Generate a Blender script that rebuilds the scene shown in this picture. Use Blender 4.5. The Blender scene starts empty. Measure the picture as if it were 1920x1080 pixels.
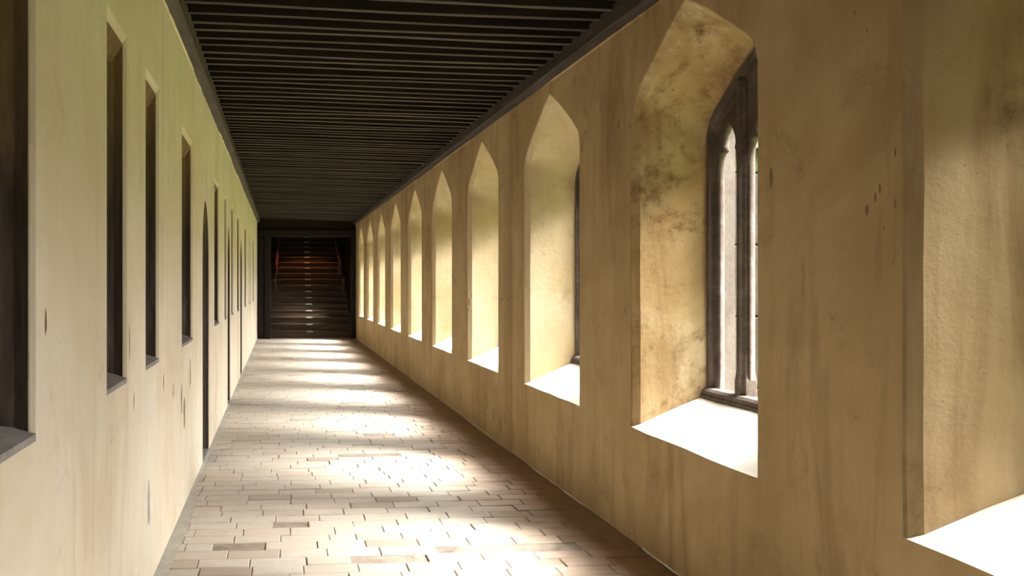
import bpy, bmesh, math, random
from mathutils import Vector, Matrix
random.seed(7)
sc = bpy.context.scene
COL = sc.collection
R = math.radians

# ------------------------------------------------------------------ camera
cam_d = bpy.data.cameras.new('camera'); cam = bpy.data.objects.new('camera', cam_d); COL.objects.link(cam)
cam.location = (0, 0, 1.5); cam.rotation_euler = (R(90), 0, R(-4.3))
cam_d.sensor_width = 36; cam_d.lens = 36 * 1500 / 1920
cam_d.shift_x = 0.1668; cam_d.shift_y = -0.0039
cam_d.clip_start = 0.05; cam_d.clip_end = 500
sc.camera = cam
# ------------------------------------------------------------------ sky, sun, exposure
w = bpy.data.worlds.new('sky'); sc.world = w; w.use_nodes = True
nt = w.node_tree; nt.nodes.clear()
wo = nt.nodes.new('ShaderNodeOutputWorld'); bg = nt.nodes.new('ShaderNodeBackground')
tc = nt.nodes.new('ShaderNodeTexCoord'); sp = nt.nodes.new('ShaderNodeSeparateXYZ')
rp = nt.nodes.new('ShaderNodeValToRGB')           # hazy bright overcast, brighter overhead
rp.color_ramp.elements[0].position = 0.0; rp.color_ramp.elements[0].color = (0.45, 0.45, 0.45, 1)
rp.color_ramp.elements[1].position = 1.0; rp.color_ramp.elements[1].color = (1.0, 0.985, 0.97, 1)
nt.links.new(tc.outputs['Generated'], sp.inputs[0]); nt.links.new(sp.outputs['Z'], rp.inputs['Fac'])
nt.links.new(rp.outputs['Color'], bg.inputs['Color']); nt.links.new(bg.outputs[0], wo.inputs[0])
bg.inputs['Strength'].default_value = 23.0
sun_d = bpy.data.lights.new('sun', 'SUN'); sun = bpy.data.objects.new('sun', sun_d); COL.objects.link(sun)
sun_d.energy = 21.0; sun_d.angle = R(26); sun_d.color = (1.0, 0.95, 0.86)
sun.rotation_euler = Vector((-1.0, 0.34, -1.08)).to_track_quat('-Z', 'Y').to_euler()
sc.view_settings.view_transform = 'Standard'; sc.view_settings.look = 'None'
sc.view_settings.gamma = 1.0; sc.view_settings.use_curve_mapping = False
sc.view_settings.exposure = 0.62
sc.cycles.diffuse_bounces = 8; sc.cycles.max_bounces = 12
sc.cycles.sample_clamp_indirect = 6

# ------------------------------------------------------------------ dimensions
XL, XR = -0.65, 2.05
Y0, YE = -3.2, 21.95              # corridor ends
XF, XO = 2.45, 2.65               # tracery plane, outer wall face
PITCH, FAR0, HW = 2.065, 2.50, 0.63
def centre(k): return FAR0 + PITCH * k - HW
KS = list(range(-2, 10))
def zR(y): return 3.015 + 0.0055 * max(y, 0)
def zL(y): return 3.045 + 0.0065 * max(y, 0)

# portals guide sampling of the sky through the openings (they emit nothing themselves)
for k in KS:
    pd = bpy.data.lights.new('window_portal', 'AREA'); po = bpy.data.objects.new('window_portal', pd); COL.objects.link(po)
    pd.shape = 'RECTANGLE'; pd.size = 2.1; pd.size_y = 1.2; pd.cycles.is_portal = True
    po.location = (XO + 0.01, centre(k), 1.8); po.rotation_euler = (0, R(90), 0)

# ------------------------------------------------------------------ helpers
def mesh_obj(name, bm, mats, parent=None, smooth=False, recalc=True):
    if recalc: bmesh.ops.recalc_face_normals(bm, faces=bm.faces[:])
    me = bpy.data.meshes.new(name); bm.to_mesh(me); bm.free()
    for m in (mats if isinstance(mats, (list, tuple)) else [mats]): me.materials.append(m)
    if smooth:
        for p in me.polygons: p.use_smooth = True
    o = bpy.data.objects.new(name, me); COL.objects.link(o)
    if parent: o.parent = parent
    return o
def share(name, me, parent, loc=(0, 0, 0), rot=(0, 0, 0), scale=(1, 1, 1)):
    o = bpy.data.objects.new(name, me); COL.objects.link(o); o.parent = parent
    o.location = loc; o.rotation_euler = rot; o.scale = scale
    return o
def empty(name, loc=(0, 0, 0)):
    o = bpy.data.objects.new(name, None); COL.objects.link(o); o.location = loc; o.empty_display_size = .1
    return o
def structure(o, label=None, cat=None):
    o['kind'] = 'structure'
    if label: o['label'] = label
    if cat: o['category'] = cat
    return o
def box(bm, x0, x1, y0, y1, z0, z1, bev=0.0, mi=0):
    vs = [bm.verts.new(p) for p in ((x0,y0,z0),(x1,y0,z0),(x1,y1,z0),(x0,y1,z0),(x0,y0,z1),(x1,y0,z1),(x1,y1,z1),(x0,y1,z1))]
    fs = [bm.faces.new([vs[i] for i in f]) for f in ((0,3,2,1),(4,5,6,7),(0,1,5,4),(1,2,6,5),(2,3,7,6),(3,0,4,7))]
    for f in fs: f.material_index = mi
    if bev:
        r = bmesh.ops.bevel(bm, geom=list({e for f in fs for e in f.edges}), offset=bev, segments=1, affect='EDGES')
        for f in r['faces']: f.material_index = mi
    return vs
def bxo(name, b, mat, parent=None, bev=0.0):
    bm = bmesh.new(); box(bm, *b, bev=bev); return mesh_obj(name, bm, mat, parent)
def loft(bm, rings, mi=0, closed=True):
    """rings: list of lists of coordinates; quads between neighbours"""
    V = [[bm.verts.new(p) for p in r] for r in rings]
    n = len(V[0]); out = []
    for a, b in zip(V, V[1:]):
        for i in range(n if closed else n - 1):
            j = (i + 1) % n
            try: f = bm.faces.new((a[i], a[j], b[j], b[i])); f.material_index = mi; out.append(f)
            except ValueError: pass
    return V, out
def prism(bm, poly, x0, x1, mi=0):
    """poly: (y,z) outline extruded between x0 and x1"""
    a = [bm.verts.new((x0, y, z)) for y, z in poly]; b = [bm.verts.new((x1, y, z)) for y, z in poly]
    bm.faces.new(a).material_index = mi; bm.faces.new(b[::-1]).material_index = mi
    for i in range(len(a)):
        j = (i + 1) % len(a); bm.faces.new((a[i], a[j], b[j], b[i])).material_index = mi

# ------------------------------------------------------------------ materials
def new_mat(name, rough=0.85, spec=0.25):
    m = bpy.data.materials.new(name); m.use_nodes = True; t = m.node_tree
    b = t.nodes['Principled BSDF']; b.inputs['Roughness'].default_value = rough
    b.inputs['Specular IOR Level'].default_value = spec
    return m, t, b
def N(t, kind, **kw):
    n = t.nodes.new(kind)
    for k, v in kw.items():
        if k in n.inputs: n.inputs[k].default_value = v
        else: setattr(n, k, v)
    return n
def coord(t, scale=(1, 1, 1), loc=(0, 0, 0)):
    g = N(t, 'ShaderNodeNewGeometry'); mp = N(t, 'ShaderNodeMapping')
    mp.inputs['Scale'].default_value = scale; mp.inputs['Location'].default_value = loc
    t.links.new(g.outputs['Position'], mp.inputs['Vector']); return mp.outputs[0]
def noise(t, vec, scale, detail=4, rough=0.6, dist=0.0):
    n = N(t, 'ShaderNodeTexNoise'); n.inputs['Scale'].default_value = scale; n.inputs['Detail'].default_value = detail
    n.inputs['Roughness'].default_value = rough; n.inputs['Distortion'].default_value = dist
    t.links.new(vec, n.inputs['Vector']); return n.outputs['Fac']
def ramp(t, fac, stops):
    r = N(t, 'ShaderNodeValToRGB'); e = r.color_ramp.elements
    while len(e) < len(stops): e.new(0.5)
    for i, (p, c) in enumerate(stops):
        e[i].position = p; e[i].color = (*c, 1) if isinstance(c, tuple) else (c, c, c, 1)
    t.links.new(fac, r.inputs['Fac']); return r.outputs['Color']
def mix(t, fac, a, b, mode='MIX'):
    m = N(t, 'ShaderNodeMix', data_type='RGBA', blend_type=mode)
    for s, v in ((0, fac), (6, a), (7, b)):
        if isinstance(v, (int, float)): m.inputs[s].default_value = v
        elif isinstance(v, tuple): m.inputs[s].default_value = (*v, 1)
        else: t.links.new(v, m.inputs[s])
    return m.outputs[2]
def bump(t, b, h, strength, dist=0.01):
    n = N(t, 'ShaderNodeBump'); n.inputs['Strength'].default_value = strength; n.inputs['Distance'].default_value = dist
    t.links.new(h, n.inputs['Height']); t.links.new(n.outputs[0], b.inputs['Normal'])

def plaster(name, base, light, dark, stain, stain_amt=0.55, seed=0.0, spots=0.5, bt=0.56):
    m, t, b = new_mat(name, 0.9, 0.15)
    v = coord(t, loc=(seed, seed * 2, 0)); vs = coord(t, (1.6, 1.6, 0.22), (seed, 3, 0)); vf = coord(t, (1, 1, 1), (seed + 5, 0, 0))
    c = ramp(t, noise(t, v, 1.3, 6, 0.62, 0.4), [(0.3, dark), (0.5, base), (0.7, light)])
    c = mix(t, ramp(t, noise(t, vs, 5.0, 5, 0.6, 0.2), [(0.42, 0.0), (0.75, 0.5)]), c, dark)
    c = mix(t, ramp(t, noise(t, vs, 2.2, 5, 0.65, 0.6), [(0.52, 0.0), (0.72, stain_amt)]), c, stain)
    bl = mix(t, 1.0, ramp(t, noise(t, vf, 2.4, 8, 0.7, 1.2), [(bt, 0.0), (bt + 0.1, 1.0)]),
             ramp(t, noise(t, vf, 14.0, 5, 0.7), [(0.4, 0.0), (0.7, 1.0)]), 'MULTIPLY')
    c = mix(t, mix(t, 1.0, bl, (stain_amt,) * 3, 'MULTIPLY'), c, tuple(x * 0.75 for x in stain))
    sk = mix(t, 1.0, ramp(t, noise(t, vf, 55.0, 3, 0.6), [(0.66, 0.0), (0.72, 1.0)]),
             ramp(t, noise(t, v, 1.9, 3, 0.6), [(0.5, 0.0), (0.62, spots)]), 'MULTIPLY')
    c = mix(t, sk, c, tuple(x * 0.45 for x in stain))
    t.links.new(c, b.inputs['Base Color'])
    hh = mix(t, 0.35, noise(t, v, 3.0, 5, 0.55), noise(t, vf, 30.0, 6, 0.7))
    bump(t, b, hh, 0.55, 0.012)
    return m
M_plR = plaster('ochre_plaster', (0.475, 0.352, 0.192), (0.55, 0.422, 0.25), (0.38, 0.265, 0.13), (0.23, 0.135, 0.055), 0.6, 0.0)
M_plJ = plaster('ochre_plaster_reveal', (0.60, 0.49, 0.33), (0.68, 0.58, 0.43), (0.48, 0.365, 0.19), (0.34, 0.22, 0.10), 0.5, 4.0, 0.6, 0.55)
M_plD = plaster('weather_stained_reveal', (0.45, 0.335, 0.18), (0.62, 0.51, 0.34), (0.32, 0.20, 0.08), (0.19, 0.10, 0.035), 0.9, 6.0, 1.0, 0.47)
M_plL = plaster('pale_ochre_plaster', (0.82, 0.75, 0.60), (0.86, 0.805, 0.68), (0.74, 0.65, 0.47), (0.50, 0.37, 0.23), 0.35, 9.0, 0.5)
M_plE = plaster('dull_brown_reveal', (0.37, 0.28, 0.16), (0.44, 0.345, 0.21), (0.29, 0.205, 0.10), (0.18, 0.105, 0.045), 0.7, 3.0, 0.7, 0.53)  # darker brown plaster base for the nearest window reveals
M_sill = plaster('skylit_sill_plaster', (0.80, 0.76, 0.68), (0.86, 0.83, 0.77), (0.74, 0.68, 0.56), (0.6, 0.5, 0.36), 0.25, 2.0, 0.2)  # sills and kerb tops paled: blown-out skylight put into the colour

def stone(name, a, b_, c_, scale=6.0, rough=0.85, bs=0.5):
    m, t, b = new_mat(name, rough, 0.2); v = coord(t)
    c = ramp(t, noise(t, v, scale, 7, 0.7, 0.5), [(0.3, a), (0.5, b_), (0.72, c_)])
    c = mix(t, ramp(t, noise(t, v, scale * 7, 4, 0.7), [(0.55, 0.0), (0.72, 0.45)]), c, tuple(x * 0.5 for x in a))
    t.links.new(c, b.inputs['Base Color']); bump(t, b, noise(t, v, scale * 5, 6, 0.7), bs, 0.006); return m
M_trac = stone('weathered_brown_stone', (0.06, 0.043, 0.034), (0.10, 0.078, 0.066), (0.17, 0.14, 0.122))
M_lime = stone('pinkish_limestone', (0.045, 0.034, 0.028), (0.062, 0.050, 0.042), (0.085, 0.071, 0.061), 5.0)
M_cap = stone('pale_ledge_stone', (0.2, 0.195, 0.185), (0.25, 0.245, 0.235), (0.3, 0.295, 0.285))
M_moss = stone('mossy_stone', (0.05, 0.055, 0.02), (0.08, 0.085, 0.035), (0.12, 0.12, 0.07))
M_grey = stone('grey_sill_stone', (0.25, 0.225, 0.21), (0.33, 0.30, 0.28), (0.42, 0.385, 0.36), 5.0)
M_chip = stone('exposed_dark_render', (0.16, 0.10, 0.05), (0.24, 0.165, 0.09), (0.32, 0.24, 0.15), 20.0)

def wood(name, a, b_, c_, stretch, rough=0.7, bs=0.4, spec=0.25):
    m, t, b = new_mat(name, rough, spec); v = coord(t, stretch)
    oi = N(t, 'ShaderNodeObjectInfo')
    c = ramp(t, noise(t, v, 4.0, 6, 0.65, 0.3), [(0.3, a), (0.52, b_), (0.75, c_)])
    br = ramp(t, oi.outputs['Random'], [(0.0, 0.7), (1.0, 1.25)])
    c = mix(t, 1.0, c, br, 'MULTIPLY')
    t.links.new(c, b.inputs['Base Color']); bump(t, b, noise(t, v, 9.0, 5, 0.6), bs, 0.005); return m
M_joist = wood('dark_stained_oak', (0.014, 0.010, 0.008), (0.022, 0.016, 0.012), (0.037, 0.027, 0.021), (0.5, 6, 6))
M_jlit = wood('bounce_lit_joist_underside', (0.045, 0.036, 0.030), (0.065, 0.054, 0.046), (0.095, 0.082, 0.072), (0.5, 6, 6))  # lighter joist oak: bounce light from the floor put into the undersides
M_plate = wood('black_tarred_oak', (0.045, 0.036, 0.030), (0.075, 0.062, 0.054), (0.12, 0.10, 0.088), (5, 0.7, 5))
M_board = wood('dark_ceiling_boards', (0.014, 0.010, 0.008), (0.022, 0.017, 0.013), (0.035, 0.027, 0.021), (0.6, 5, 5))  # plain dark brown boards above the joists
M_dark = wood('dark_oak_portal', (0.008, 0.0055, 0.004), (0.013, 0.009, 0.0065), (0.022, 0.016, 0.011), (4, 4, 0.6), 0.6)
M_step = wood('brown_stair_oak', (0.05, 0.032, 0.022), (0.085, 0.055, 0.038), (0.13, 0.088, 0.06), (0.6, 5, 5), 0.5, spec=0.4)
M_rail = wood('reddish_rail_oak', (0.20, 0.10, 0.065), (0.30, 0.15, 0.10), (0.42, 0.22, 0.15), (5, 0.8, 0.8), 0.45, spec=0.4)
M_door = wood('old_brown_door_oak', (0.055, 0.038, 0.028), (0.10, 0.07, 0.052), (0.17, 0.125, 0.095), (5, 5, 0.5), 0.6)
M_mark = stone('pale_tread_marker', (0.42, 0.40, 0.37), (0.55, 0.53, 0.50), (0.62, 0.60, 0.57), 9)
M_iron = stone('black_iron', (0.02, 0.02, 0.02), (0.035, 0.033, 0.03), (0.06, 0.055, 0.05), 20, 0.5)
M_lead = stone('grey_lead_roof', (0.2, 0.2, 0.21), (0.27, 0.27, 0.28), (0.33, 0.33, 0.34), 2)

# timber reveals of the left windows: worn dark low down, limewash left near the head
def reveal_mat():
    m, t, b = new_mat('worn_brown_reveal', 0.75, 0.25)
    v = coord(t, (6, 6, 0.7)); g = N(t, 'ShaderNodeNewGeometry'); s = N(t, 'ShaderNodeSeparateXYZ')
    t.links.new(g.outputs['Position'], s.inputs[0])
    d = ramp(t, noise(t, v, 4.0, 7, 0.7, 0.5), [(0.3, (0.032, 0.022, 0.017)), (0.55, (0.06, 0.044, 0.035)), (0.75, (0.15, 0.12, 0.10))])
    l = ramp(t, noise(t, v, 3.0, 6, 0.7, 0.5), [(0.3, (0.11, 0.07, 0.033)), (0.6, (0.24, 0.165, 0.08)), (0.8, (0.42, 0.33, 0.19))])
    ad = N(t, 'ShaderNodeMath', operation='MULTIPLY_ADD'); ad.inputs[1].default_value = 0.7
    t.links.new(noise(t, v, 1.6, 5, 0.7), ad.inputs[0]); t.links.new(s.outputs['Z'], ad.inputs[2])
    f = N(t, 'ShaderNodeMapRange'); f.inputs['From Min'].default_value = 2.15; f.inputs['From Max'].default_value = 2.75
    t.links.new(ad.outputs[0], f.inputs['Value'])
    t.links.new(mix(t, f.outputs[0], d, l), b.inputs['Base Color']); bump(t, b, noise(t, v, 12.0, 5, 0.6), 0.4, 0.005); return m
M_rev = reveal_mat()

def brick_mat(name, attr):
    m, t, b = new_mat(name, 0.62, 0.35)
    if attr:
        a = N(t, 'ShaderNodeAttribute'); a.attribute_name = 'tint'; rnd = a.outputs['Fac']
    else:
        rnd = N(t, 'ShaderNodeObjectInfo').outputs['Random']
    v = coord(t, (1.5, 3.5, 1)); v2 = coord(t)
    c = ramp(t, rnd, [(0.0, (0.35, 0.28, 0.23)), (0.04, (0.42, 0.36, 0.30)), (0.08, (0.53, 0.475, 0.41)), (0.6, (0.58, 0.53, 0.465)), (0.9, (0.54, 0.505, 0.45)), (0.98, (0.57, 0.48, 0.41))])
    c = mix(t, ramp(t, noise(t, v, 2.2, 7, 0.7, 0.6), [(0.42, 0.0), (0.7, 0.6)]), c, (0.44, 0.375, 0.31))
    c = mix(t, ramp(t, noise(t, v2, 22.0, 5, 0.7), [(0.5, 0.0), (0.75, 0.35)]), c, (0.34, 0.30, 0.26))
    # bricks turn a darker brown towards the window wall, with a noisy edge
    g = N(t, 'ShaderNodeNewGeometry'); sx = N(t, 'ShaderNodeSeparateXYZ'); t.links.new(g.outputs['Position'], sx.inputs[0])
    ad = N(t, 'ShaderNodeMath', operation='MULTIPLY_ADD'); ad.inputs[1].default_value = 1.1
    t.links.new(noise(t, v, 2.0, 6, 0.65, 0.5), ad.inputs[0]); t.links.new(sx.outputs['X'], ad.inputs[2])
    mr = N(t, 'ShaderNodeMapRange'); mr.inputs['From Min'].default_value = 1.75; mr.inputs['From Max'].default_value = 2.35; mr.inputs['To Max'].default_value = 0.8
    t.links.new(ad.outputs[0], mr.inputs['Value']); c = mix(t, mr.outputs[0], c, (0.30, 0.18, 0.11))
    t.links.new(c, b.inputs['Base Color'])
    bump(t, b, noise(t, v2, 35.0, 5, 0.7), 0.35, 0.004); return m
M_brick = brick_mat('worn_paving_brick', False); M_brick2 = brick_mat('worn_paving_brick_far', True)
M_mortar = stone('dirty_mortar', (0.20, 0.16, 0.125), (0.30, 0.255, 0.21), (0.40, 0.35, 0.30), 9)
M_cement = stone('worn_edge_cement', (0.36, 0.33, 0.28), (0.45, 0.42, 0.365), (0.53, 0.50, 0.45), 7)
mg, tg, bgn = new_mat('lawn_grass', 0.9, 0.1)
tg.links.new(ramp(tg, noise(tg, coord(tg), 3.0, 8, 0.7), [(0.3, (0.09, 0.13, 0.010)), (0.6, (0.17, 0.22, 0.018)), (0.8, (0.23, 0.28, 0.03))]), bgn.inputs['Base Color'])
bump(tg, bgn, noise(tg, coord(tg), 60.0, 4, 0.7), 0.8, 0.03)

# ------------------------------------------------------------------ outlines of the openings (y relative to centre, z)
def arch_outline(hw, zb, zsp, zsh, sh, zap, ogee=0.0):
    """bottom left, right jamb up, shoulder curve, straight haunch to the apex, mirrored"""
    right = [(hw, zb)] + [(hw, zb + (zsp - zb) * i / 6) for i in range(1, 7)]
    P0, P1, P2 = (hw, zsp), (hw, zsp + (zsh - zsp) * 0.62), (hw - sh, zsh)
    for i in range(1, 7):
        u = i / 6
        right.append(((1-u)**2*P0[0]+2*u*(1-u)*P1[0]+u*u*P2[0], (1-u)**2*P0[1]+2*u*(1-u)*P1[1]+u*u*P2[1]))
    for i in range(1, 5):
        u = i / 5; right.append(((hw - sh) * (1 - u), zsh + (zap - zsh) * u + 0.016 * math.sin(u * math.pi)))
    left = [(-y, z) for y, z in reversed(right)]
    bottom = [(-hw + 2 * hw * i / 6, zb) for i in range(1, 6)]
    return right + [(0, zap)] + left + bottom            # runs +y jamb up, over, down, along the sill
def wall_face(bm, x, y0, y1, z0, z1f, ring, mi=0):
    """flat wall panel with a hole: corners inserted by angle; z1f = height function"""
    cy = sum(p.co.y for p in ring) / len(ring); cz = 1.7
    n = len(ring)
    def proj(y, z):
        dy, dz = y - cy, z - cz
        s = 1e9
        if dy > 1e-9: s = min(s, (y1 - cy) / dy)
        if dy < -1e-9: s = min(s, (y0 - cy) / dy)
        top = (z1f(y0) + z1f(y1)) / 2
        if dz > 1e-9: s = min(s, (top - cz) / dz)
        if dz < -1e-9: s = min(s, (z0 - cz) / dz)
        Y, Z = cy + dy * s, cz + dz * s
        side = 'T' if abs(Z - top) < 1e-6 else 'B' if abs(Z - z0) < 1e-6 else 'R' if abs(Y - y1) < 1e-6 else 'L'
        if side == 'T': Z = z1f(Y)
        return (Y, Z, side)
    pr = [proj(v.co.y, v.co.z) for v in ring]
    out = [bm.verts.new((x, p[0], p[1])) for p in pr]
    corner = {frozenset('RT'): (y1, z1f(y1)), frozenset('TL'): (y0, z1f(y0)), frozenset('LB'): (y0, z0), frozenset('BR'): (y1, z0)}
    for i in range(n):
        j = (i + 1) % n; vs = [ring[i], ring[j], out[j], out[i]]
        if pr[i][2] != pr[j][2]:
            c = corner[frozenset((pr[i][2], pr[j][2]))]
            cv = bm.verts.new((x, *c)); vs = [ring[i], ring[j], out[j], cv, out[i]]
        bm.faces.new(vs).material_index = mi

# ------------------------------------------------------------------ right wall with its splayed window embrasures
bm = bmesh.new()
OUT_A = dict(hw=0.63, zb=0.66, zsp=2.44, zsh=2.60, sh=0.065, zap=2.965)
n_top = None
for k in KS:
    cy = centre(k)
    jit = random.Random(k)
    def ring_pts(x, **kw):
        o = arch_outline(**kw); r = random.Random(k * 7 + 1)
        return [(x, cy + y + r.uniform(-.004, .004), z + r.uniform(-.003, .003)) for y, z in o]
    A = ring_pts(XR, hw=0.63, zb=0.66, zsp=2.44, zsh=2.60, sh=0.065, zap=2.965)
    B0 = ring_pts(XR + .006, hw=0.618, zb=0.662, zsp=2.435, zsh=2.592, sh=0.065, zap=2.952)
    B1 = ring_pts(XR + .026, hw=0.608, zb=0.672, zsp=2.43, zsh=2.582, sh=0.065, zap=2.940)
    B2 = ring_pts(XR + .042, hw=0.592, zb=0.680, zsp=2.43, zsh=2.570, sh=0.065, zap=2.922)
    B3 = ring_pts(XR + .052, hw=0.600, zb=0.686, zsp=2.43, zsh=2.575, sh=0.065, zap=2.930)
    mid = ring_pts(XR + .22, hw=0.555, zb=0.772, zsp=2.35, zsh=2.585, sh=0.12, zap=2.83)
    C = ring_pts(XF + .03, hw=0.505, zb=0.875, zsp=2.30, zsh=2.53, sh=0.16, zap=2.74)
    D = ring_pts(XF + .09, hw=0.50, zb=0.87, zsp=2.33, zsh=2.51, sh=0.13, zap=2.735)
    E_ = ring_pts(XO, hw=0.56, zb=0.80, zsp=2.34, zsh=2.55, sh=0.13, zap=2.80)
    V, fs = loft(bm, [A, B0, B1, B2, mid, C, D, E_])
    nb = len(A)
    for f in fs:
        c = f.calc_center_median(); bottom = all(abs(v.co.z - min(q.co.z for q in f.verts)) < .12 for v in f.verts) and c.z < .9 and abs(c.y - cy) < .62 and (max(v.co.z for v in f.verts) < .9)
        if bottom and max(v.co.y for v in f.verts) - min(v.co.y for v in f.verts) > .1: f.material_index = 2 if c.x < XF + .02 else 3
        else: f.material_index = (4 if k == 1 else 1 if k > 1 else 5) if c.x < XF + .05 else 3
    wall_face(bm, XR, cy - PITCH / 2, cy + PITCH / 2, 0, lambda y: zR(y) + .1, V[0], 0)
    wall_face(bm, XO, cy - PITCH / 2, cy + PITCH / 2, -.3, lambda y: 3.6, V[-1], 3)
ya, yb = centre(KS[0]) - PITCH / 2, centre(KS[-1]) + PITCH / 2
for a, b_ in ((Y0 - .1, ya), (yb, YE + .05)):
    if b_ > a:
        for x, z1, z0, mi in ((XR, 3.15, 0, 0), (XO, 3.6, -.3, 3)):
            bm.faces.new([bm.verts.new(p) for p in ((x, a, z0), (x, b_, z0), (x, b_, z1), (x, a, z1))]).material_index = mi
bmesh.ops.remove_doubles(bm, verts=bm.verts[:], dist=0.0005)
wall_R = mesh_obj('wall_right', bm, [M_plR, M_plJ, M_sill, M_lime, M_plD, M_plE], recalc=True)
structure(wall_R)
for p in wall_R.data.polygons: p.use_smooth = True
wall_R.data.set_sharp_from_angle(angle=R(32))

# ------------------------------------------------------------------ left wall with slit windows and door recesses
LW = [(-2.3, -1.8), (0.1, 0.75), (1.55, 2.18), (3.05, 3.44), (3.91, 4.33), (5.32, 5.97), (7.89, 8.5), (9.33, 9.69), (10.59, 11.03), (12.0, 12.6), (14.4, 15.1), (16.2, 16.6), (16.95, 17.37), (18.55, 19.25)]
LD = [(6.72, 7.33), (9.86, 10.33), (12.9, 13.5)]
def rect_outline(hw, zb, zt):
    r = [(hw, zb + (zt - zb) * i / 4) for i in range(5)]
    l = [(-hw, zt - (zt - zb) * i / 4) for i in range(5)]
    return r + [(0, zt)] + l + [(0, zb)]
def door_outline(hw, zsp, zap, inset=0):
    r = [(hw, 0.0)] + [(hw, zsp * i / 3) for i in range(1, 4)]
    for i in range(1, 6):
        u = i / 6; r.append((hw * (1 - u ** 1.7), zsp + (zap - zsp) * math.sin(u * math.pi / 2) ** 0.9))
    return r + [(0, zap)] + [(-y, z) for y, z in reversed(r)]
bm = bmesh.new()
items = sorted([(a, b_, 'w') for a, b_ in LW] + [(a, b_, 'd') for a, b_ in LD])
edges = [Y0 - .1] + [(items[i][1] + items[i + 1][0]) / 2 for i in range(len(items) - 1)] + [YE + .05]
def grid_rect(y0, y1, z0, z1):
    bm.faces.new([bm.verts.new((XL, *p)) for p in ((y0, z0), (y1, z0), (y1, z1), (y0, z1))])
for (a, b_, kind), e0, e1 in zip(items, edges, edges[1:]):
    cy, hw = (a + b_) / 2, (b_ - a) / 2
    if kind == 'w':
        A = [(XL, cy + y, z) for y, z in rect_outline(hw, 1.10, 2.545)]
        A2 = [(XL - .012, cy + y, z) for y, z in rect_outline(hw - .012, 1.10, 2.52)]
        B = [(XL - .016, cy + y, z) for y, z in rect_outline(hw - .013, 1.10, 2.505)]
        V, fs = loft(bm, [A, A2, B])
        wall_face(bm, XL, e0, e1, 0, lambda y: zL(y) + .1, V[0], 0)
    else:
        A = [(XL, cy + y, z) for y, z in door_outline(hw, 1.78, 2.24)]
        B = [(XL - .008, cy + y, z) for y, z in door_outline(hw - .004, 1.78, 2.232)]
        n = len(A)
        V, fs = loft(bm, [A, B], closed=False)
        # wall round an opening that reaches the ground
        zt = zL(cy) + .1
        ring = V[0]
        for i in range(n - 1):
            p, q = ring[i], ring[i + 1]
            def pj(v):
                if v.co.z <= 1.79: return (e1 if v.co.y > cy else e0, v.co.z)
                s = (v.co.y - cy) / hw
                ang = (v.co.z - 1.78) / (2.24 - 1.78)
                return (cy + s * (e1 - cy if s > 0 else cy - e0), zt)
            P, Q = pj(p), pj(q)
            vs = [p, q, bm.verts.new((XL, *Q))]
            if (P[1] < 2) != (Q[1] < 2): vs.append(bm.verts.new((XL, e1 if p.co.y > cy + .01 or q.co.y > cy + .01 else e0, zt)))
            vs.append(bm.verts.new((XL, *P)))
            bm.faces.new(vs)
bmesh.ops.remove_doubles(bm, verts=bm.verts[:], dist=0.0004)
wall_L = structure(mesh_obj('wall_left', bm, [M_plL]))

wn = 0
for (a, b_) in LW:
    wn += 1; cy, hw = (a + b_) / 2, (b_ - a) / 2
    r = structure(empty('window_%d' % wn, (XL, cy, 1.10)))
    off = Matrix.Translation((-XL, -cy, -1.10))
    def part(name, bm, mat):
        bmesh.ops.transform(bm, matrix=off, verts=bm.verts[:]); return mesh_obj(name, bm, mat, r)
    # reveal: hollow-chamfered dark frame running back into the wall
    bm = bmesh.new()
    prof = [(-.014, .012, 2.508, 1.09), (-.05, .022, 2.44, 1.09), (-.075, .055, 2.42, 1.09), (-.095, .055, 2.41, 1.09), (-.10, .035, 2.43, 1.09), (-.13, .035, 2.41, 1.09), (-.30, .05, 2.38, 1.09)]
    loft(bm, [[(XL + dx, cy + y, z) for y, z in rect_outline(hw - ins, zb, zt)] for dx, ins, zt, zb in prof])
    part('reveal', bm, M_rev)
    bm = bmesh.new()
    vs = [bm.verts.new(p) for p in ((XL + .001, a + .001, 1.103), (XL + .001, b_ - .001, 1.103), (XL - .28, b_ - .03, 1.215), (XL - .28, a + .03, 1.215))]
    bm.faces.new(vs); vs2 = [bm.verts.new(v.co - Vector((0, 0, .02))) for v in vs]; bm.faces.new(vs2[::-1])
    for i in range(4): bm.faces.new((vs[i], vs2[i], vs2[(i+1) % 4], vs[(i+1) % 4]))
    part('sill', bm, M_grey)
    nsl = 3                                                     # upright shutter boards at the back
    for i in range(nsl):
        yy0 = a + .03 + (b_ - a - .06) * i / nsl; yy1 = a + .03 + (b_ - a - .06) * (i + 1) / nsl
        bm = bmesh.new(); box(bm, XL - .30, XL - .27, yy0 + .004, yy1 - .004, 1.17, 2.42, bev=.004); part('shutter_board', bm, M_door)
    bm = bmesh.new(); box(bm, XL - .275, XL - .25, a + .05, b_ - .05, 1.72, 1.78, bev=.004); part('shutter_rail', bm, M_door)
    bm = bmesh.new(); box(bm, XL - .255, XL - .240, cy + hw * .1, cy + hw * .5, 1.735, 1.755, bev=.003); part('latch', bm, M_iron)

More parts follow.
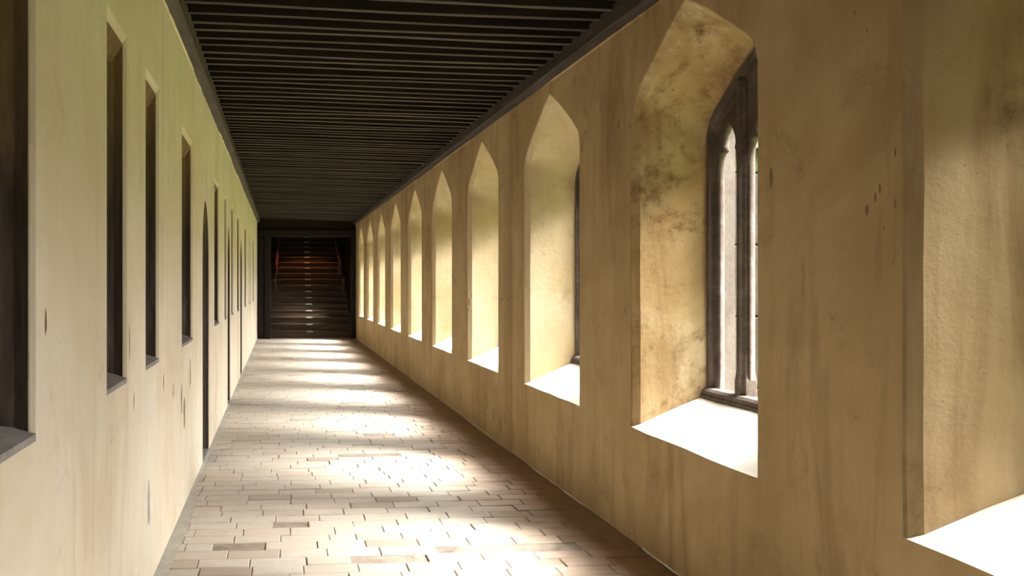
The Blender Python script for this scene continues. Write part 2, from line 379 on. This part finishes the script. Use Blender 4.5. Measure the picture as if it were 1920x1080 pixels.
for dn, (a, b_) in enumerate(LD, 1):
    cy, hw = (a + b_) / 2, (b_ - a) / 2
    r = structure(empty('door_%d' % dn, (XL, cy, 0)))
    off = Matrix.Translation((-XL, -cy, 0))
    def part(name, bm, mat):
        bmesh.ops.transform(bm, matrix=off, verts=bm.verts[:]); return mesh_obj(name, bm, mat, r)
    bm = bmesh.new()
    loft(bm, [[(XL + dx, cy + y, z) for y, z in door_outline(hw - i, 1.78, zt)] for dx, i, zt in ((-.007, .003, 2.233), (-.03, .012, 2.21), (-.05, .045, 2.18), (-.065, .045, 2.18), (-.075, .06, 2.16), (-.16, .06, 2.16))], closed=False)
    part('door_frame', bm, M_rev)
    ol = door_outline(hw - .055, 1.78, 2.165)
    def top_at(y):
        best = 1.78
        for (p, q) in zip(ol, ol[1:]):
            if min(p[0], q[0]) - 1e-6 <= y <= max(p[0], q[0]) + 1e-6 and abs(p[0] - q[0]) > 1e-6:
                best = p[1] + (q[1] - p[1]) * (y - p[0]) / (q[0] - p[0])
        return best
    npl = 4; wdt = 2 * (hw - .055) / npl
    for i in range(npl):
        y0 = -(hw - .055) + i * wdt + .003; y1 = y0 + wdt - .006
        poly = [(cy + y0, .015), (cy + y1, .015)] + [(cy + y1 + (y0 - y1) * s / 4, top_at(y1 + (y0 - y1) * s / 4)) for s in range(5)]
        bm = bmesh.new(); prism(bm, poly, XL - .15, XL - .115); part('plank', bm, M_door)
    for z in (.45, 1.5):
        bm = bmesh.new(); box(bm, XL - .115, XL - .107, cy - hw + .07, cy + hw * .45, z - .02, z + .02, bev=.003); part('strap_hinge', bm, M_iron)
    bm = bmesh.new()
    rr = [[(XL - .10 + .008 * math.cos(q), cy + hw * .55 + (.035 + .008 * math.sin(q)) * math.cos(p), 1.02 + (.035 + .008 * math.sin(q)) * math.sin(p)) for q in [j * math.pi / 3 for j in range(6)]] for p in [i * math.pi / 6 for i in range(13)]]
    loft(bm, rr); part('ring_handle', bm, M_iron)
    bm = bmesh.new(); box(bm, XL - .16, XL - .001, a + .02, b_ - .02, -.05, .012, bev=.004); part('threshold', bm, M_grey)
# hairline cracks running up from two doorways
for yy, z0, z1 in ((7.03, 2.24, 2.56), (10.12, 2.24, 2.95)):
    bm = bmesh.new(); rr = random.Random(int(yy * 10)); n = 12; L_, R_ = [], []
    for i in range(n + 1):
        z = z0 + (z1 - z0) * i / n; d = rr.uniform(-.008, .008); wd = .010 * (1 - .5 * i / n)
        L_.append(bm.verts.new((XL + .0015, yy + d - wd, z))); R_.append(bm.verts.new((XL + .0015, yy + d + wd, z)))
    for i in range(n): bm.faces.new((L_[i], R_[i], R_[i + 1], L_[i + 1]))
    mesh_obj('crack', bm, M_chip, wall_L)

# ------------------------------------------------------------------ window tracery, mullions and sill stones
def light_hole(yc, hw, zb, zs, zt):
    P = [(yc + hw, zb), (yc + hw, zs)]
    h = zt - zs
    arc = [(1.0, .12), (.93, .30), (.78, .43), (.52, .46), (.60, .56), (.55, .70), (.36, .84), (.16, .93), (0, 1.0)]   # cusped head
    r = [(yc + hw * u, zs + h * v) for u, v in arc]
    l = [(2 * yc - y, z) for y, z in reversed(r[:-1])]
    return P + r + l + [(yc - hw, zs), (yc - hw, zb)]
def foil(yc, zc, r, n=4, ph=0.0):
    pts = []
    for i in range(n):
        a0 = ph + i * 2 * math.pi / n
        cx, cz = yc + r * .5 * math.cos(a0), zc + r * .5 * math.sin(a0)
        for j in range(-3, 4):
            a1 = a0 + j * .42
            pts.append((cx + r * .52 * math.cos(a1), cz + r * .52 * math.sin(a1)))
    return pts
def dagger(yc, zc, s, lean):
    pts = []
    for i in range(14):
        q = i / 14 * 2 * math.pi
        u, v = math.cos(q) * .42 * s, math.sin(q) * s * (1.0 if math.sin(q) > 0 else .75)
        if math.sin(q) > 0: u *= 1 - .55 * math.sin(q)
        pts.append((yc + u + lean * v, zc + v))
    return pts
cu = bpy.data.curves.new('tracery_outline', 'CURVE'); cu.dimensions = '2D'; cu.fill_mode = 'BOTH'; cu.extrude = .012; cu.bevel_depth = .007; cu.bevel_resolution = 0
MO = 0.20
loops = [arch_outline(hw=0.49, zb=0.875, zsp=2.33, zsh=2.50, sh=0.13, zap=2.715),
         light_hole(-.345, .110, 0.893, 2.12, 2.40), light_hole(.345, .110, 0.893, 2.12, 2.40), light_hole(0, .162, 0.893, 2.14, 2.44),
         foil(0, 2.565, .075), dagger(-.185, 2.475, .070, .25), dagger(.185, 2.475, .070, -.25)]
loops[-2] = dagger(-.185, 2.49, .060, .3); loops[-1] = dagger(.185, 2.49, .060, -.3)
for lp in loops:
    s = cu.splines.new('POLY'); s.points.add(len(lp) - 1); s.use_cyclic_u = True
    for p, (y, z) in zip(s.points, lp): p.co = (y, z, 0, 1)
co = bpy.data.objects.new('tmp_tracery', cu); COL.objects.link(co)
bpy.context.view_layer.update()
me_tr = bpy.data.meshes.new_from_object(co.evaluated_get(bpy.context.evaluated_depsgraph_get()))
bpy.data.objects.remove(co); bpy.data.curves.remove(cu)
# curve XY -> world YZ
me_tr.transform(Matrix(((0, 0, 1, 0), (1, 0, 0, 0), (0, 1, 0, 0), (0, 0, 0, 1)))); me_tr.materials.clear(); me_tr.materials.append(M_trac); me_tr.name = 'tracery'
def sweep_mullion(y, ztop):
    prof = [(-.055, .006), (-.052, .013), (-.038, .017), (-.028, .032), (.020, .036), (.034, .018), (.034, -.018), (.020, -.036), (-.028, -.032), (-.038, -.017), (-.052, -.013), (-.055, -.006)]
    bm = bmesh.new(); zs = [.90, .905, 1.4, 2.0, ztop - .05, ztop]
    V, _ = loft(bm, [[(XF + .055 + x, y + q, z - (x + .055) * (.35 if i == 0 else 0)) for x, q in prof] for i, z in enumerate(zs)])
    bm.faces.new(V[0][::-1]); bm.faces.new(V[-1])
    # weathered stop at the foot
    V, _ = loft(bm, [[(XF + .055 + x * 1.15, y + q * 1.35, z) for x, q in prof] for z in (.885, .98)] + [[(XF + .055 + x, y + q, 1.03) for x, q in prof]])
    return bm
M_ul = [sweep_mullion(0, 2.60)]
me_mul = None
jam_ring = [(-.005, .505, 0.870, 2.33, 2.51, 2.735), (.0, .49, .876, 2.325, 2.50, 2.72), (.025, .485, .88, 2.32, 2.495, 2.712), (.035, .455, .884, 2.32, 2.475, 2.68), (.05, .452, .884, 2.32, 2.47, 2.675), (.08, .475, .87, 2.32, 2.49, 2.70), (.10, .50, .85, 2.33, 2.51, 2.73)]
meshes = {}
for i, k in enumerate(KS):
    wn += 1
    r = structure(empty('window_%d' % wn, (0, centre(k), 0)))
    if not meshes:
        meshes['mullion'] = mesh_obj('mullion', M_ul[0], M_trac, r).data; bpy.data.objects.remove(bpy.data.objects['mullion'])
        bm = bmesh.new()
        rings = [[(XF + x, y, z) for y, z in arch_outline(hw=hw, zb=zb, zsp=zsp, zsh=zsh, sh=.13, zap=zap)] for x, hw, zb, zsp, zsh, zap in jam_ring]
        loft(bm, rings); o = mesh_obj('jamb_moulding', bm, M_trac, r); meshes['jamb_moulding'] = o.data; bpy.data.objects.remove(o)
        bm = bmesh.new()     # low kerb stone under the lights, weathered outward
        poly = [(XF - .035, .835), (XF - .035, .862), (XF - .028, .868), (XF - .028, .888), (XF - .012, .902), (XF + .03, .905), (XF + .20, .83), (XF + .20, .78), (XF, .80)]
        rings = [[(x, y, z) for x, z in poly] for y in (-.525, -.2, .2, .525)]
        V, _ = loft(bm, rings); bm.faces.new(V[0][::-1]); bm.faces.new(V[-1])
        for f in bm.faces:
            if f.calc_center_median().x > XF + .05 and f.normal.z != 0 and f.calc_center_median().z > .84: f.material_index = 1
        bm.normal_update()
        for f in bm.faces:
            c = f.calc_center_median(); f.material_index = 1 if (c.z > .86 and c.x > XF + .01) else 0
        o = mesh_obj('kerb_stone', bm, [M_trac, M_sill], r); meshes['kerb_stone'] = o.data; bpy.data.objects.remove(o)
    share('tracery', me_tr, r, (XF + .055, 0, 0))
    share('jamb_moulding', meshes['jamb_moulding'], r)
    share('kerb_stone', meshes['kerb_stone'], r)
    for s in (-1, 1):
        m_ = share('mullion', meshes['mullion'], r, (0, s * MO, 0))

# ------------------------------------------------------------------ buttresses outside, seen through the near window
BW = .27
cap_done = {}
for k in KS[:-1]:
    yc = centre(k) + PITCH / 2
    b_ = empty('buttress', (XO, yc, 0)); b_.parent = wall_R
    z = -.3; levels = [.30, .86, 1.30, 1.74, 2.18, 2.33]
    if not cap_done:
        for i, zt in enumerate(levels):
            bm = bmesh.new(); box(bm, .0, .62, -BW, BW, z + .004, zt - .004, bev=.008)
            cap_done[i] = ('stone_block', mesh_obj('stone_block', bm, M_lime if i < 5 else M_moss, b_).data); z = zt
            bpy.data.objects.remove(b_.children[0])
        bm = bmesh.new()
        poly = [(-.0, 2.33), (.68, 2.33), (.68, 2.375), (.0, 2.90)]
        V, _ = loft(bm, [[(x, y, z) for x, z in poly] for y in (-BW - .04, BW + .04)]); bm.faces.new(V[0][::-1]); bm.faces.new(V[1])
        cap_done['c'] = ('weathering_cap', mesh_obj('weathering_cap', bm, M_cap, b_).data); bpy.data.objects.remove(b_.children[0])
    for nm, me in cap_done.values(): share(nm, me, b_)

# ------------------------------------------------------------------ floor: mortar bed + bricks
bm = bmesh.new(); box(bm, XL - .20, XR + .02, Y0 - .1, 22.4, -.08, -.008)
floor = structure(mesh_obj('floor', bm, M_mortar))
def brick_mesh(seed):
    r = random.Random(seed); bm = bmesh.new()
    # unit brick: x,y in -.5...5, top at 0
    j = lambda: r.uniform(-.006, .006)
    bx, by = .012, .03
    t = [bm.verts.new((sx * (.5 - bx) + j(), sy * (.5 - by) + j(), r.uniform(-.0012, .0012))) for sx, sy in ((-1,-1),(1,-1),(1,1),(-1,1))]
    e = [bm.verts.new((sx * .5 + j(), sy * .5 + j() * 2, -.0045)) for sx, sy in ((-1,-1),(1,-1),(1,1),(-1,1))]
    d = [bm.verts.new((v.co.x, v.co.y, -.03)) for v in e]
    bm.faces.new(t)
    for i in range(4):
        k_ = (i + 1) % 4; bm.faces.new((e[i], e[k_], t[k_], t[i])); bm.faces.new((d[i], d[k_], e[k_], e[i]))
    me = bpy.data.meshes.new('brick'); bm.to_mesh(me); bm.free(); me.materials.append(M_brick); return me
bms = [brick_mesh(i) for i in range(8)]
far = bmesh.new(); tint = far.faces.layers.float.new('tint')
M_slab = stone('dark_worn_slab', (0.15, 0.12, 0.10), (0.21, 0.175, 0.15), (0.28, 0.24, 0.21), 6.0, 0.6)
dark_me = bms[0].copy(); dark_me.materials.clear(); dark_me.materials.append(M_slab)
SPECIAL = [(4.47, .87, 1.70), (4.34, .38, .80), (4.60, -.39, -.09), (5.02, -.05, .17), (7.0, .50, 1.05)]
rr = random.Random(21); y = 4.02; count = 0; rows = []
def lay_row(y0, dep, single):
    global count
    x = XL + rr.uniform(.02, .30)
    first = True
    x = XL + .0 - rr.uniform(0, .25)
    sp_ = [q for q in SPECIAL if y0 <= q[0] < y0 + dep]
    while x < XR - .01:
        L = .285 * rr.uniform(.92, 1.08)
        if rr.random() < .05: L *= rr.choice((.55, 1.7))
        dark = False
        for q in sp_:
            if abs(x - q[1]) < .001: L = q[2] - q[1]; dark = True
            elif x < q[1] and x + L > q[1] - .08: L = q[1] - x
        x0, x1 = max(x, XL - .06 if False else XL + .004), min(x + L, XR + .0)
        x += L
        if x1 - x0 < .05: continue
        gx = rr.uniform(.0035, .006); gy = rr.uniform(.0025, .0045)
        dz = -.009 if dark else rr.choice((0, 0, 0, 0, -.002, .002, -.005)) ; ry = rr.uniform(-.006, .006); rx = rr.uniform(-.006, .006)
        if single:
            o = share('brick', dark_me if dark else rr.choice(bms), floor, ((x0 + x1) / 2, y0 + dep / 2, dz), (rx, ry, rr.uniform(-.004, .004)), (x1 - x0 - gx, dep - gy, 1)); count += 1
        else:
            hx, hy = (x1 - x0 - gx) / 2, (dep - gy) / 2; cx, cy = (x0 + x1) / 2, y0 + dep / 2
            t = [far.verts.new((cx + sx * (hx - .003), cy + sy * (hy - .003), dz + sx * hx * ry)) for sx, sy in ((-1,-1),(1,-1),(1,1),(-1,1))]
            e = [far.verts.new((cx + sx * hx, cy + sy * hy, dz - .0045)) for sx, sy in ((-1,-1),(1,-1),(1,1),(-1,1))]
            d = [far.verts.new((v.co.x, v.co.y, -.02)) for v in e]
            tv = rr.random(); fs = [far.faces.new(t)]
            for i in range(4):
                k_ = (i + 1) % 4; fs.append(far.faces.new((e[i], e[k_], t[k_], t[i]))); fs.append(far.faces.new((d[i], d[k_], e[k_], e[i])))
            for f in fs: f[tint] = tv
while y < 21.93:
    dep = .132 * rr.uniform(.95, 1.05)
    lay_row(y, dep, count < 290); y += dep
y = 4.02
while y > Y0:
    dep = .132; y -= dep; lay_row(y, dep, False)
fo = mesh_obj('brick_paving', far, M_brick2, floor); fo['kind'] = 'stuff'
# worn cement fillet along the foot of the left wall
bm = bmesh.new(); rr2 = random.Random(3); n = 150; a_, b2 = [], []
for i in range(n + 1):
    yy = Y0 + (21.9 - Y0) * i / n
    a_.append(bm.verts.new((XL - .0, yy, .010))); b2.append(bm.verts.new((XL + .045 + .03 * math.sin(yy * 1.7) + rr2.uniform(-.02, .02), yy, .0005)))
for i in range(n): bm.faces.new((a_[i], b2[i], b2[i + 1], a_[i + 1]))
mesh_obj('cement_fillet', bm, M_cement, floor)

# ------------------------------------------------------------------ ceiling: boards, joists, wall plates
bm = bmesh.new(); v = [bm.verts.new(p) for p in ((XL - .1, Y0 - .1, 3.26), (XR + .1, Y0 - .1, 3.26), (XR + .1, YE + .4, 3.40), (XL - .1, YE + .4, 3.40))]
bm.faces.new(v); v2 = [bm.verts.new(q.co + Vector((0, 0, .05))) for q in v]; bm.faces.new(v2[::-1])
for i in range(4): bm.faces.new((v[i], v2[i], v2[(i+1) % 4], v[(i+1) % 4]))
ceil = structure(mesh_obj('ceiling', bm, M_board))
def joist_mesh(seed):
    r = random.Random(seed); bm = bmesh.new(); n = 10; ph = r.uniform(0, 6); am = r.uniform(.004, .012); wv = r.uniform(.018, .023)
    rings = []
    for i in range(n + 1):
        x = -.5 + i / n; dy = am * math.sin(ph + x * r.choice((3.0, 3.3)) ) + .004 * math.sin(9 * x + ph); dz = .006 * math.sin(ph * 2 + x * 4)
        w_ = wv + r.uniform(-.0015, .0015)
        rings.append([(x, dy - w_, dz + .003), (x, dy - w_ + .004, dz), (x, dy + w_ - .004, dz), (x, dy + w_, dz + .003), (x, dy + w_, .12), (x, dy - w_, .12)])
    V, _ = loft(bm, rings); bm.faces.new(V[0][::-1]); bm.faces.new(V[-1])
    bmesh.ops.recalc_face_normals(bm, faces=bm.faces[:])
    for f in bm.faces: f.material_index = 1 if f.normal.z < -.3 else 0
    me = bpy.data.meshes.new('joist'); bm.to_mesh(me); bm.free(); me.materials.append(M_joist); me.materials.append(M_jlit); return me
jm = [joist_mesh(i) for i in range(9)]
y = Y0 + .1; rj = random.Random(5)
while y < YE:
    zl, zr_ = zL(y) + .095, zR(y) + .095
    x0, x1 = XL + .045, XR - .045
    zc = (zl + zr_) / 2 + rj.uniform(-.006, .006)
    ang = math.atan2(zr_ - zl, x1 - x0)
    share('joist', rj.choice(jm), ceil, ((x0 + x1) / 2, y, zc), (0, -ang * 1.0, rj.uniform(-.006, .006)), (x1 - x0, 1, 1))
    y += .172 * rj.uniform(.93, 1.07)
def plate(name, xw, sgn, zf):
    bm = bmesh.new(); rings = []; r = random.Random(name)
    for i in range(61):
        yy = Y0 - .1 + (YE + .2 - Y0) * i / 60; z = zf(yy); j = lambda: r.uniform(-.004, .004)
        rings.append([(xw + sgn * -.02, yy, z), (xw + sgn * .070 + j(), yy, z + .008 + j()), (xw + sgn * .078 + j(), yy, z + .018), (xw + sgn * .078 + j(), yy, z + .125 + j()), (xw + sgn * -.02, yy, z + .14)])
    V, _ = loft(bm, rings); bm.faces.new(V[0][::-1]); bm.faces.new(V[-1])
    return structure(mesh_obj(name, bm, M_plate))
plate('trim_1', XL, 1, zL); plate('trim_2', XR, -1, zR)
for xw, sgn, zf, par, mt in ((XL, 1, zL, wall_L, M_plL), (XR, -1, zR, wall_R, M_plR)):     # ragged plaster lapping the beam
    bm = bmesh.new(); r = random.Random(77); a_, b2 = [], []; n = 420
    wv = .004
    for i in range(n + 1):
        yy = Y0 + (YE - Y0) * i / n; wv = min(.010, max(-.004, wv + r.uniform(-.005, .005)))
        a_.append(bm.verts.new((xw + sgn * .0005, yy, zf(yy) - .012))); b2.append(bm.verts.new((xw + sgn * wv, yy, zf(yy) - .0005)))
    for i in range(n): bm.faces.new((a_[i], b2[i], b2[i + 1], a_[i + 1]))
    mesh_obj('plaster_edge', bm, mt, par)

# ------------------------------------------------------------------ chips and scars in the plaster
def chip(par, xw, sgn, y, z, wy, hz, seed, mat=M_chip):
    r = random.Random(seed); bm = bmesh.new(); n = 11
    c = bm.verts.new((xw + sgn * .0012, y, z)); ring = []
    for i in range(n):
        a = i / n * 2 * math.pi; q = r.uniform(.65, 1.15)
        ring.append(bm.verts.new((xw + sgn * .0006, y + wy * q * math.cos(a) / 2, z + hz * q * math.sin(a) / 2)))
    for i in range(n): bm.faces.new((c, ring[i], ring[(i + 1) % n]))
    o = mesh_obj('chip', bm, mat, par); return o
for i, (y, z, wy, hz) in enumerate([(3.21, 1.945, .022, .11), (3.22, 1.70, .006, .03), (2.66, 1.76, .018, .045), (2.62, 1.80, .014, .035), (2.60, 1.83, .014, .04), (2.53, 1.94, .010, .03), (2.53, 1.77, .010, .04), (2.58, 1.69, .006, .02),
                                   (2.72, 2.47, .008, .03), (2.66, 2.39, .006, .02), (8.62, 1.30, .05, .10), (8.50, 1.37, .03, .04), (8.66, 1.22, .03, .05), (7.30, 1.36, .07, .022), (7.19, 1.385, .04, .018), (7.1, 1.36, .05, .03), (7.04, 1.39, .03, .02), (6.72, 2.34, .02, .03), (7.85, .30, .03, .18), (7.6, .22, .03, .15), (7.35, .17, .03, .2), (7.2, .25, .02, .12), (4.73, 2.47, .03, .06)]):
    chip(wall_R, XR, -1, y, z, wy, hz, i)
for i, (y, z, wy, hz) in enumerate([(2.27, 1.40, .022, .08), (4.0, .42, .10, .26), (3.5, 1.25, .02, .16), (4.5, .95, .03, .12), (4.9, .85, .03, .1), (5.3, .75, .05, .20), (5.45, .62, .08, .22), (5.8, .85, .06, .24), (7.7, .55, .04, .04), (3.6, .98, .02, .1)]):
    chip(wall_L, XL, 1, y, z, wy, hz, 30 + i, M_cement if i in (1,) else M_chip)

# ------------------------------------------------------------------ far end: portal, stairwell and staircase
SX0, SX1 = -.30, 1.93
bm = bmesh.new()
box(bm, XL - .2, SX0, YE, YE + .30, -.05, 3.5); box(bm, SX1, XR + .4, YE, YE + .30, -.05, 3.5); box(bm, SX0, SX1, YE, YE + .30, 2.80, 3.5)
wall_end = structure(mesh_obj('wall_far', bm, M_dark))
def trimpart(nm, b): return bxo(nm, b, M_dark, wall_end, bev=.012)
for x0, x1 in ((SX0 - .14, SX0 + .02), (SX1 - .02, SX1 + .10)): trimpart('post', (x0, x1, YE - .06, YE + .01, 0, 2.86))
trimpart('lintel', (XL + .02, XR - .02, YE - .08, YE + .01, 2.82, 2.98))
for x0, x1 in ((XL + .02, SX0 - .17),): trimpart('panel', (x0, x1, YE - .025, YE + .01, .1, 2.75))
bm = bmesh.new()
box(bm, SX0 - .35, SX0 - .10, YE + .28, 30, -.05, 6.0); box(bm, SX1 + .06, SX1 + .3, 22.95, 30, -.05, 6.0); box(bm, SX1 + .06, SX1 + .3, YE + .28, 22.95, -.05, 1.6); box(bm, SX1 + .06, SX1 + .3, YE + .28, 22.95, 2.6, 6.0); box(bm, SX0 - .35, SX1 + .3, 30, 30.2, -.05, 6.0); box(bm, SX0 - .35, SX1 + .3, YE + .10, YE + .28, 3.45, 6.0)  # side wall gap added out of view to light the lowest steps
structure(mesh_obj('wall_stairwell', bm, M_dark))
bm = bmesh.new(); box(bm, SX0 - .4, SX1 + .4, YE + .28, 30.2, 6.0, 6.1); structure(mesh_obj('ceiling_stairwell', bm, M_dark))
stairs = empty('staircase', ((SX0 + SX1) / 2, 22.35, 0))
stairs['label'] = 'wide dark timber staircase climbing into shadow at the far end of the corridor'; stairs['category'] = 'staircase'
RI, TR, YS = .184, .33, 22.35
off = -Vector(stairs.location)
def spart(name, b, mat, par=None, bev=.006):
    bm = bmesh.new(); box(bm, *b, bev=bev)
    bmesh.ops.transform(bm, matrix=Matrix.Translation(off), verts=bm.verts[:]); return mesh_obj(name, bm, mat, par or stairs)
for n in range(1, 19):
    y0 = YS + TR * (n - 1); z1 = RI * n
    ex = .08 if n <= 2 else 0.0
    st = spart('step', (SX0 - .08, SX1 + .05, y0 + .03, y0 + TR + .05, z1 - RI - .02, z1 - .035), M_step)
    nm = 'tread'
    t_ = spart('tread', (SX0 - .08, SX1 + .05, y0, y0 + TR + .04, z1 - .035, z1), M_step, st, .008)
    t_.parent = st
    spart('tread_marker', (.80 + n * .004 - .09, .80 + n * .004 + .09, y0 - .006, y0 + .05, z1 - .032, z1 + .004), M_mark, st, .003)
for s, xa, xb in ((-1, SX0 + .12, SX0 + .22), (1, SX1 - .03, SX1 - .10)):
    bm = bmesh.new(); rings = []
    for (yy, zz, f) in ((24.3, 1.62, 0), (24.36, 1.66, 0), (26.9, 2.55 + .45, 1), (27.0, 3.02, 1)):
        x = xa + (xb - xa) * f
        rings.append([(x + .045 * math.cos(q), yy, zz + .06 * math.sin(q)) for q in [j * math.pi / 4 for j in range(8)]])
    V, _ = loft(bm, rings); bm.faces.new(V[0][::-1]); bm.faces.new(V[-1])
    bmesh.ops.transform(bm, matrix=Matrix.Translation(off), verts=bm.verts[:]); h = mesh_obj('handrail', bm, M_rail, stairs); h['label'] = 'reddish wooden handrail'
    for (yy, zt, f) in ((24.5, 1.72, .08), (25.6, 2.3, .5), (26.7, 2.9, .92)):
        x = xa + (xb - xa) * f; n_ = int((yy - YS) / TR) + 1
        b = spart('baluster', (x - .022, x + .022, yy - .022, yy + .022, n_ * RI - .01, zt - .02), M_rail, h)
lamp_d = bpy.data.lights.new('stair_lamp', 'SPOT'); lamp = bpy.data.objects.new('stair_lamp', lamp_d); COL.objects.link(lamp)
lamp_d.energy = 300; lamp_d.color = (1.0, 0.37, 0.11); lamp_d.spot_size = R(40); lamp_d.spot_blend = .6; lamp_d.shadow_soft_size = .08
lamp.location = ((SX0 + SX1) / 2, 25.0, 5.4); lamp.rotation_euler = Vector((0, .16, -1)).to_track_quat('-Z', 'Y').to_euler()

# ------------------------------------------------------------------ corridor end behind the camera, roof, courtyard
bm = bmesh.new(); box(bm, XL - .3, XO, Y0 - .4, Y0, -.05, 3.6); structure(mesh_obj('wall_near', bm, M_plL))
bm = bmesh.new()
V, _ = loft(bm, [[(x, y, z) for x, z in ((XL - .6, 3.46), (XO + .28, 3.46), (XO + .28, 3.56), (.7, 4.2), (XL - .6, 4.0))] for y in (Y0 - .5, 22.4)])
bm.faces.new(V[0][::-1]); bm.faces.new(V[1]); structure(mesh_obj('roof', bm, M_lead))
bxo('wall_left_core', (XL - .9, XL - .31, Y0 - .4, 22.3, -.05, 3.6), M_lime)['kind'] = 'structure'
bm = bmesh.new(); box(bm, XO + .0, 30, -3.2, 30, -.5, -.25); structure(mesh_obj('ground_lawn', bm, mg))
bm = bmesh.new(); box(bm, 26, 27, -4, 32, -.3, 5.2); structure(mesh_obj('wall_courtyard_far', bm, M_lime))
bm = bmesh.new(); box(bm, XO + .7, 26, -3.2, -2.2, -.3, 10.0); structure(mesh_obj('wall_courtyard_near', bm, M_lime))  # unseen cloister range, made this tall to shade the near window reveals
